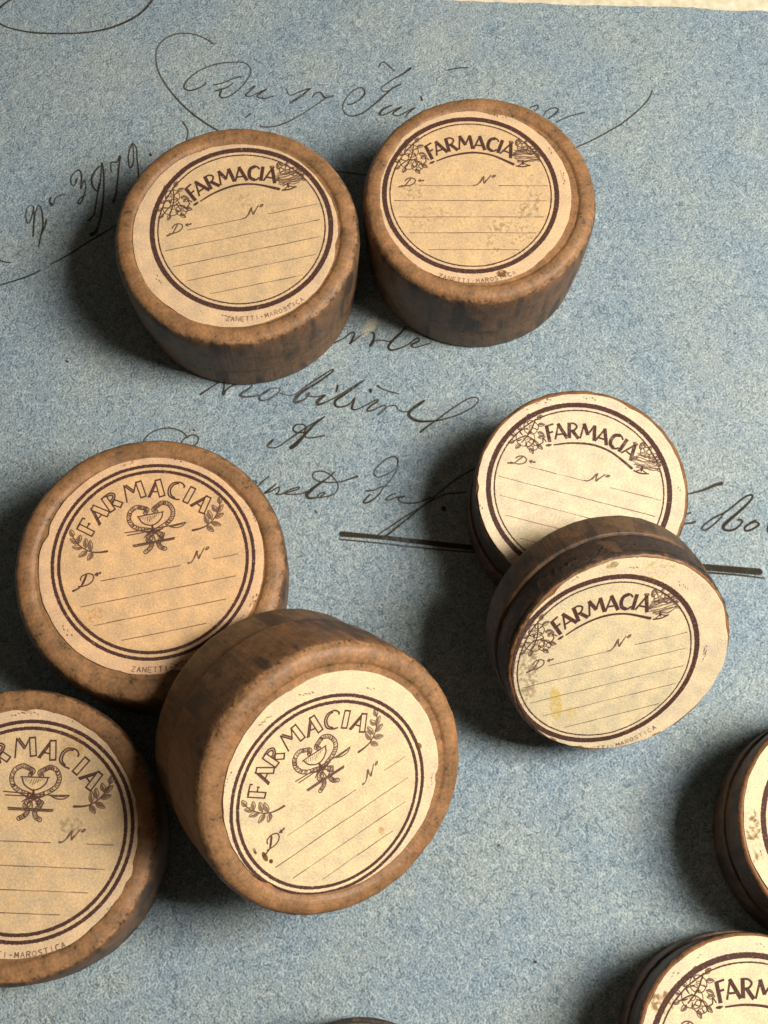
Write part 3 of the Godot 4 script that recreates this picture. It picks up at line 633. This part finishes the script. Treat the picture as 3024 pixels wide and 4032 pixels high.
func lid_shape(r: float, h: float, cream: bool, seed_: int) -> ArrayMesh:
	var xy: Array
	if cream:
		xy = [Vector2(0.0001, h - 0.0003), Vector2(0.945 * r, h - 0.0003), Vector2(0.962 * r, h - 0.0002), Vector2(0.98 * r, h - 0.0003), Vector2(0.994 * r, h - 0.0009), Vector2(r, h - 0.0018), Vector2(r, h - 0.0034), Vector2(0.997 * r, 0.62 * h), Vector2(0.996 * r, 0.53 * h), Vector2(0.99 * r, 0.505 * h), Vector2(0.95 * r, 0.50 * h)]
		return lathe(with_v(xy, 1), seed_)
	var f := h - 0.0006
	xy = [Vector2(0.0001, f), Vector2(0.74 * r, f), Vector2(0.835 * r, f), Vector2(0.846 * r, f + 0.0001), Vector2(0.856 * r, f + 0.0004), Vector2(0.870 * r, h - 0.0001), Vector2(0.893 * r, h), Vector2(0.925 * r, h - 0.0001), Vector2(0.952 * r, h - 0.0003), Vector2(0.972 * r, h - 0.0007), Vector2(0.987 * r, h - 0.0014), Vector2(0.997 * r, h - 0.0023), Vector2(r, h - 0.0034), Vector2(0.999 * r, h - 0.0046), Vector2(0.986 * r, 0.45 * h), Vector2(0.985 * r, 0.412 * h), Vector2(0.981 * r, 0.403 * h), Vector2(0.92 * r, 0.402 * h)]
	return lathe(with_v(xy, 1), seed_)


func base_shape(r: float, h: float, cream: bool, seed_: int) -> ArrayMesh:
	var k := 1.02 if cream else 0.958
	var t := 0.52 if cream else 0.42
	var xy := [Vector2(0.90 * r, t * h - 0.0002), Vector2((k - 0.012) * r, t * h - 0.0002), Vector2(k * r, t * h - 0.0006), Vector2(k * r, 0.25 * h), Vector2((k - 0.003) * r, 0.0018), Vector2((k - 0.012) * r, 0.0006), Vector2((k - 0.035) * r, 0.0), Vector2(0.0001, 0.0)]
	var out := []
	for q in xy:
		out.append(Vector3(q.x, q.y, clampf(1.0 - q.y / (h * 0.95), 0.36, 0.99)))
	return lathe(out, seed_, 0.004, 0.0001)


# a round paper label: centre c and radius rho in metres on the lid, print centre pc, ring radius rr, print turned by phi
func label_shape(c: Vector2, rho: float, pc: Vector2, rr: float, phi: float, seed_: int, thick := 0.00022) -> ArrayMesh:
	var segs := 160
	var cols := segs + 1
	var rings := [0.0005, 0.15, 0.3, 0.45, 0.6, 0.72, 0.82, 0.9, 0.95, 0.985, 1.0, 1.0008]
	var p := PackedVector3Array()
	var uv := PackedVector2Array()
	for j in rings.size() + 1:
		var t: float = rings[mini(j, rings.size() - 1)]
		for i in cols:
			var a := (i % segs) * TAU / segs
			var ca := cos(a)
			var sa := sin(a)
			var rag := 1.0 + 0.010 * shake.get_noise_3d(ca * 110.0, seed_ * 29.0, sa * 110.0) + 0.006 * shake.get_noise_3d(ca * 700.0, seed_ * 7.0, sa * 700.0)
			for q in 3:
				var bite := wrapf(a - fmod(seed_ * 2.399 + q * 2.1, TAU), -PI, PI)
				rag -= [0.030, 0.018, 0.022][q] * exp(-bite * bite * [180.0, 60.0, 500.0][q]) * (0.6 + 0.6 * absf(shake.get_noise_2d(a * 1500.0, seed_ * 5.0)))
			var x := c.x + ca * rho * t * rag
			var z := c.y + sa * rho * t * rag
			var curl := 0.00022 * maxf(0.0, t - 0.86) / 0.14 * maxf(0.0, shake.get_noise_3d(ca * 90.0, seed_ * 19.0, sa * 90.0) + 0.1) * 2.0
			var y := thick + curl + 0.00016 * shake.get_noise_3d(x * 9000.0, seed_ * 11.0, z * 9000.0) + 0.00004 * shake.get_noise_3d(x * 40000.0, seed_ * 3.0, z * 40000.0)
			if j >= rings.size() - 2:
				y -= 0.00004
			if j == rings.size():
				y = -0.00025
			var dx := x - pc.x
			var dy := -(z - pc.y)
			p.append(Vector3(x, y, z))
			uv.append(Vector2(0.5 + (dx * cos(phi) + dy * sin(phi)) / rr / SPAN * 0.5, 0.5 - (-dx * sin(phi) + dy * cos(phi)) / rr / SPAN * 0.5))
	return grid_mesh(p, uv, cols, rings.size() + 1, true)


# ---------------------------------------------------------------- things
func numbered(called: String) -> String:
	var k: int = taken.get(called, 0)
	taken[called] = k + 1
	return called if k == 0 else "%s_%03d" % [called, k]


func obj(called: String, mesh: Mesh, m: Material, parent: Node) -> MeshInstance3D:
	var o := MeshInstance3D.new()
	o.name = called
	o.mesh = mesh
	o.material_override = m
	o.cast_shadow = GeometryInstance3D.SHADOW_CASTING_SETTING_ON
	parent.add_child(o, true)
	return o


func tag(o: Node, label: String, category: String, group := "", kind := "") -> void:
	o.set_meta("label", label)
	if category:
		o.set_meta("category", category)
	if group:
		o.set_meta("group", group)
	if kind:
		o.set_meta("kind", kind)


var label_relief: ImageTexture


func paper(tex: ImageTexture) -> StandardMaterial3D:
	var m := StandardMaterial3D.new()
	m.albedo_texture = tex
	m.texture_repeat = false
	m.roughness = 0.72
	m.metallic_specular = 0.3
	m.heightmap_enabled = true
	m.heightmap_scale = 0.004
	m.heightmap_texture = label_relief
	return m


# b: at (base centre), up (axis), r, h, cream, pc (print centre), rr (ring radius), phi in degrees, lc (label centre), lr (label radius), all in metres
func pill_box(b: Dictionary, shell: Material, under: Material, print_: Material, seed_: int, label: String) -> Node3D:
	var o := Node3D.new()
	o.name = numbered("pill_box")
	add_child(o)
	var up: Vector3 = (b.get("up", Vector3.UP) as Vector3).normalized()
	var x := Vector3(up.y, -up.x, 0.0).normalized()
	var turn: float = b.get("turn", 0.0)
	o.transform = Transform3D(Basis(x, up, x.cross(up)), b.at)
	tag(o, label, "pill box", "old pharmacy pill boxes on the blue paper")
	var base := obj("box_base", base_shape(b.r, b.h, b.cream, seed_), under, o)
	base.rotation.y = turn + 1.3
	var lid := obj("lid", lid_shape(b.r, b.h, b.cream, seed_ + 1), shell, o)
	lid.rotation.y = turn
	if print_:
		var l := obj("paper_label", label_shape(b.lc, b.lr, b.pc, b.rr, deg_to_rad(b.phi), seed_), print_, o)
		l.position.y = b.h - (0.0003 if b.cream else 0.0006)
	return o


func sheet_shape(x0: float, x1: float, z0: float, z1: float, slope: float, thick: float, ragged: float, seed_: int, lift := 0.0) -> ArrayMesh:
	var cols := 181
	var rows := 121
	var p := PackedVector3Array()
	var uv := PackedVector2Array()
	for j in rows + 2:
		var t := clampf((j - 1) / float(rows - 1), 0.0, 1.0)
		for i in cols:
			var x := lerpf(x0, x1, i / float(cols - 1))
			var back := z0 + slope * x + ragged * (shake.get_noise_2d(x * 9000.0, seed_ * 40.0) + 0.6 * shake.get_noise_2d(x * 40000.0, seed_ * 90.0))
			var z := lerpf(back, z1 + slope * x, t * t if t < 0.5 else lerpf(t * t, t, (t - 0.5) * 2.0))
			var y := lift * exp(-(z - back) * 120.0) * (0.5 + 0.5 * shake.get_noise_2d(x * 2500.0, 77.0))
			y += lift * 0.5 * exp(-pow((x - 0.0215) / 0.0011, 2.0)) * smoothstep(-0.088, -0.102, z)
			if j == 0 or j == rows + 1:
				y -= thick
			p.append(Vector3(x, y, z))
			uv.append(Vector2(0.5 + x / SHEET, (z + 0.14) / SHEET))
	return grid_mesh(p, uv, cols, rows + 2, false)


func _ready() -> void:
	# ---- camera
	var cam := Camera3D.new()
	cam.name = "camera"
	cam.fov = 39.28
	cam.near = 0.01
	cam.far = 10.0
	add_child(cam)
	cam.look_at_from_position(Vector3(0, 0.29032, 0.09349), Vector3.ZERO)
	cam.current = true
	# ---- a dim room, one soft window high on the right
	var env := Environment.new()
	env.background_mode = Environment.BG_COLOR
	env.background_color = Color(1.0, 0.90, 0.79)
	env.background_energy_multiplier = 0.062
	env.tonemap_mode = Environment.TONE_MAPPER_LINEAR
	env.tonemap_exposure = 1.0
	env.sdfgi_enabled = true
	env.ssao_enabled = true
	env.ssil_enabled = true
	var we := WorldEnvironment.new()
	we.name = "room_air"
	we.environment = env
	add_child(we)
	var window := AreaLight3D.new()
	window.name = "window_light"
	window.area_size = Vector2(0.17, 0.22)
	window.light_color = Color(1.0, 0.97, 0.935)
	window.light_energy = 0.495
	window.area_range = 4.0
	window.shadow_enabled = true
	add_child(window)
	window.look_at_from_position(Vector3(0.33, 0.43, 0.05), Vector3(0.0, 0.0, 0.0))

	# ---- shared noise
	shake.noise_type = FastNoiseLite.TYPE_SIMPLEX_SMOOTH
	shake.seed = 3
	shake.frequency = 0.01
	shake.fractal_octaves = 2
	fine = noise(FastNoiseLite.TYPE_SIMPLEX_SMOOTH, 11, 0.11, 3, 5.0, 0.05).get_image(NN, NN).get_data()
	cloud = noise(FastNoiseLite.TYPE_SIMPLEX_SMOOTH, 12, 0.014, 4).get_image(NN, NN).get_data()
	speck = noise(FastNoiseLite.TYPE_SIMPLEX_SMOOTH, 13, 0.05, 3, 8.0, 0.03).get_image(NN, NN).get_data()
	label_relief = ImageTexture.create_from_image(Image.create_from_data(NN, NN, false, Image.FORMAT_L8, fine))

	# ---- the table and the sheets that cover it
	var wood := StandardMaterial3D.new()
	wood.albedo_color = Color(0.36, 0.25, 0.17)
	wood.roughness = 0.6
	var top := BoxMesh.new()
	top.size = Vector3(1.2, 0.03, 0.9)
	var table := obj("table_top", top, wood, self)
	table.position = Vector3(0, -0.0166, 0.02)
	tag(table, "brown table top under the paper sheets", "", "", "structure")
	var creamy := StandardMaterial3D.new()
	var nt := NoiseTexture2D.new()
	nt.width = 512
	nt.height = 512
	nt.seamless = true
	nt.noise = noise(FastNoiseLite.TYPE_SIMPLEX_SMOOTH, 40, 0.03, 4)
	var ramp := Gradient.new()
	ramp.set_color(0, Color(0.80, 0.76, 0.63))
	ramp.set_color(1, Color(0.93, 0.90, 0.80))
	nt.color_ramp = ramp
	creamy.albedo_texture = nt
	creamy.uv1_scale = Vector3(7, 7, 7)
	creamy.roughness = 0.8
	creamy.metallic_specular = 0.2
	var under := obj("cream_paper", sheet_shape(-0.16, 0.17, -0.16, 0.13, 0.03, 0.0006, 0.0003, 8), creamy, self)
	under.position.y = -0.0008
	tag(under, "cream paper sheet showing past the far edge of the blue sheet", "paper")
	var bp := blue_paper()
	var blue := StandardMaterial3D.new()
	blue.albedo_texture = bp[0]
	blue.texture_repeat = false
	blue.heightmap_enabled = true
	blue.heightmap_texture = bp[1]
	blue.heightmap_scale = 0.016
	blue.roughness = 0.85
	blue.metallic_specular = 0.2
	var sheet := obj("blue_paper", sheet_shape(-0.148, 0.148, -0.1296, 0.152, 0.0406, 0.0004, 0.0006, 4, 0.0003), blue, self)
	sheet.position.y = -0.00005
	tag(sheet, "blue fibrous ledger sheet with brown ink handwriting under the boxes", "paper")

	# ---- the pill boxes
	var b1 := card(101, false, Color(0.43, 0.325, 0.235))
	var b2 := card(202, false, Color(0.44, 0.33, 0.24))
	var b3 := card(303, false, Color(0.43, 0.32, 0.225))
	var b4 := card(808, false, Color(0.50, 0.365, 0.245))
	var u1 := card(606, false, Color(0.46, 0.355, 0.255))
	var u2 := card(707, false, Color(0.43, 0.34, 0.25))
	var d1 := card(404, true, Color(0.26, 0.21, 0.175))
	var d2 := card(505, true, Color(0.37, 0.285, 0.215))
	var mould := Color(0.42, 0.40, 0.33)
	var umber := Color(0.34, 0.22, 0.10)
	var rust := Color(0.66, 0.44, 0.20)
	var la := paper(label_texture("solid", 3, Color(0.83, 0.71, 0.54), [[0.1, 0.0, 0.5, 0.6, mould, 0.14, 0.52], [0.1, 0.33, 0.12, 0.12, mould, 0.19, 0.5]]))
	var lb := paper(label_texture("solid", 4, Color(0.84, 0.715, 0.54), [[0.62, -0.22, 0.16, 0.12, mould, 0.46, 0.52], [0.45, -0.55, 0.35, 0.3, mould, 0.37, 0.56], [0.72, 0.02, 0.1, 0.25, mould, 0.37, 0.54], [-0.66, 0.03, 0.14, 0.12, mould, 0.34, 0.53], [-0.5, -0.3, 0.3, 0.15, mould, 0.19, 0.52], [0.33, -1.0, 0.07, 0.05, umber, 0.77, 0.35], [0.0, 0.0, 0.85, 0.85, mould, 0.19, 0.60]]))
	var lc := paper(label_texture("lined", 5, Color(0.85, 0.70, 0.52), [[-0.62, -0.42, 0.1, 0.06, rust, 0.43, 0.45], [-0.75, -0.5, 0.1, 0.08, rust, 0.31, 0.5], [-0.12, 1.06, 0.1, 0.04, umber, 0.51, 0.5]]))
	var ld := paper(label_texture("lined", 6, Color(0.85, 0.765, 0.605), [[-0.80, -0.16, 0.025, 0.06, umber, 0.85, 0.2], [-0.77, -0.24, 0.02, 0.025, umber, 0.95, 0.1], [-0.86, -0.05, 0.015, 0.04, umber, 0.8, 0.2], [0.99, -0.1, 0.035, 0.04, umber, 0.7, 0.36], [0.3, -0.66, 0.03, 0.05, rust, 0.45, 0.3]]))
	var le := paper(label_texture("lined", 7, Color(0.83, 0.715, 0.55), [[0.36, 0.78, 0.12, 0.12, rust, 0.34, 0.45], [0.42, 0.05, 0.12, 0.08, mould, 0.37, 0.45], [-0.1, -0.2, 0.7, 0.6, rust, 0.12, 0.55]]))
	var lf := paper(label_texture("solid", 8, Color(0.875, 0.80, 0.665), [[-0.35, -0.72, 0.2, 0.16, Color(0.72, 0.66, 0.32), 0.37, 0.5], [0.0, 0.0, 0.9, 0.9, Color(0.95, 0.9, 0.78), 0.19, 0.5]]))
	var lg := paper(label_texture("solid", 9, Color(0.84, 0.775, 0.625), [[-0.55, -0.38, 0.07, 0.22, Color(0.76, 0.62, 0.22), 0.46, 0.34], [-0.4, -0.55, 0.07, 0.1, Color(0.76, 0.62, 0.26), 0.31, 0.42], [0.15, 1.1, 0.07, 0.04, Color(0.42, 0.38, 0.12), 0.56, 0.35], [0.62, 0.92, 0.2, 0.15, Color(0.62, 0.54, 0.26), 0.37, 0.52], [-0.85, 0.35, 0.2, 0.7, Color(0.36, 0.30, 0.26), 0.50, 0.5], [0.5, -1.1, 0.08, 0.05, umber, 0.68, 0.4]]))
	var lh := paper(label_texture("solid", 10, Color(0.88, 0.80, 0.64), [[-1.08, -0.1, 0.08, 0.3, umber, 0.68, 0.55]]))
	var li := paper(label_texture("solid", 11, Color(0.88, 0.805, 0.65), [[-0.95, 0.3, 0.12, 0.12, umber, 0.59, 0.5]]))

	pill_box({at = Vector3(-0.03063, 0, -0.05341), r = 0.02569, h = 0.0244, cream = false, pc = Vector2(0.00096, -0.00098), rr = 0.01913, phi = 12.9, lc = Vector2(-0.0003, 0.0003), lr = 0.0213}, b1, u1, la, 21,
		"brown pill box with tan label and slanting print, nearest the numeral 397")
	pill_box({at = Vector3(0.01998, 0, -0.06119), r = 0.02451, h = 0.0257, cream = false, pc = Vector2(-0.00189, -0.00049), rr = 0.01853, phi = 0.0, lc = Vector2(-0.0013, -0.0002), lr = 0.0204}, b2, u2, lb, 23,
		"brown pill box with grey mould spots on its level ruled label", )
	pill_box({at = Vector3(-0.04509, 0, 0.01874), r = 0.02634, h = 0.0252, cream = false, pc = Vector2(0.00068, -0.001), rr = 0.01965, phi = 11.8, lc = Vector2(0.0004, -0.0003), lr = 0.0216}, b3, u1, lc, 25,
		"flat brown pill box with serpent emblem label, another box leaning on it")
	pill_box({at = Vector3(-0.0206, 0.0162, 0.0491), up = Vector3(0.4502, 0.7652, 0.4604), r = 0.0256, h = 0.0274, cream = false, pc = Vector2(-0.00055, 0.0025), rr = 0.01866, phi = 39.4, lc = Vector2(-0.0002, 0.0003), lr = 0.0206, turn = 0.6}, b4, u1, ld, 27,
		"tilted brown pill box with serpent emblem, propped on another brown box")
	pill_box({at = Vector3(-0.0676, 0, 0.06903), r = 0.02677, h = 0.0246, cream = false, pc = Vector2(0.00214, -0.00054), rr = 0.02005, phi = -2.2, lc = Vector2(0.0016, -0.0003), lr = 0.0222}, b1, u2, le, 29,
		"brown pill box with serpent emblem, cut off by the left edge")
	pill_box({at = Vector3(0.03927, 0, 0.0017), r = 0.0214, h = 0.0205, cream = true, pc = Vector2(-0.00054, 0.00009), rr = 0.0185, phi = -15.3, lc = Vector2(-0.0001, 0.0003), lr = 0.0206}, d1, d2, lf, 31,
		"flat cream topped pill box half hidden under the tilted one")
	var g := pill_box({at = Vector3(0.04138, 0.01574, 0.02617), up = Vector3(0.20036, 0.68141, 0.70394), r = 0.02203, h = 0.0152, cream = true, pc = Vector2(-0.0029, 0.0012), rr = 0.01873, phi = 20.0, lc = Vector2(0.0, 0.0), lr = 0.0212}, d1, d2, lg, 33,
		"tilted cream topped pill box with a yellow stain and torn dark wrapper")
	pill_box({at = Vector3(0.0877, 0, 0.0672), r = 0.02243, h = 0.021, cream = true, pc = Vector2(0.0002, 0.0001), rr = 0.01842, phi = 0.0, lc = Vector2(0, 0), lr = 0.0214}, d2, d2, lh, 35,
		"cream topped pill box cut off by the right edge, mostly out of view")
	pill_box({at = Vector3(0.06512, 0, 0.10707), r = 0.02094, h = 0.021, cream = true, pc = Vector2(0.00016, 0.00168), rr = 0.0190, phi = -16.0, lc = Vector2(0.0002, 0.0002), lr = 0.0202}, d1, d2, li, 37,
		"cream topped pill box in the corner, only FAR of its word in view")
	pill_box({at = Vector3(-0.0042, 0, 0.1204), r = 0.0188, h = 0.019, cream = true, pc = Vector2.ZERO, rr = 0.0155, phi = 5.0, lc = Vector2(0, 0.0008), lr = 0.0168}, d1, d1, lf, 39,
		"dark rimmed pill box just entering at the bottom edge")
	# torn edges of the dark paper that wraps the leaning cream box
	var rag := FastNoiseLite.new()
	rag.seed = 8
	rag.frequency = 0.02
	for k in 2:
		var cols := 73
		var p := PackedVector3Array()
		var uv := PackedVector2Array()
		for j in 3:
			for i in cols:
				var a := deg_to_rad(lerpf([178.0, 232.0][k], [246.0, 312.0][k], i / float(cols - 1)))
				var taper := sin(PI * i / (cols - 1.0))
				var lowy := 0.0147 - (0.0020 + 0.0062 * absf(rag.get_noise_2d(i * 3.2, k * 50.0)) + 0.0006 * absf(rag.get_noise_2d(i * 19.0, 9.0))) * (0.25 + 0.75 * taper)
				var y := lerpf(0.0139, lowy, j / 2.0)
				var r: float = 0.02203 + [0.00008, 0.00015, 0.0003][j] * (0.4 + taper * 0.8) + 0.0001 * rag.get_noise_2d(i * 9.0, j * 30.0)
				p.append(Vector3(cos(a) * r, y, sin(a) * r))
				uv.append(Vector2(a / TAU, 0.4 + j * 0.12))
		obj("torn_wrapper", grid_mesh(p, uv, cols, 3, false), d1, g)
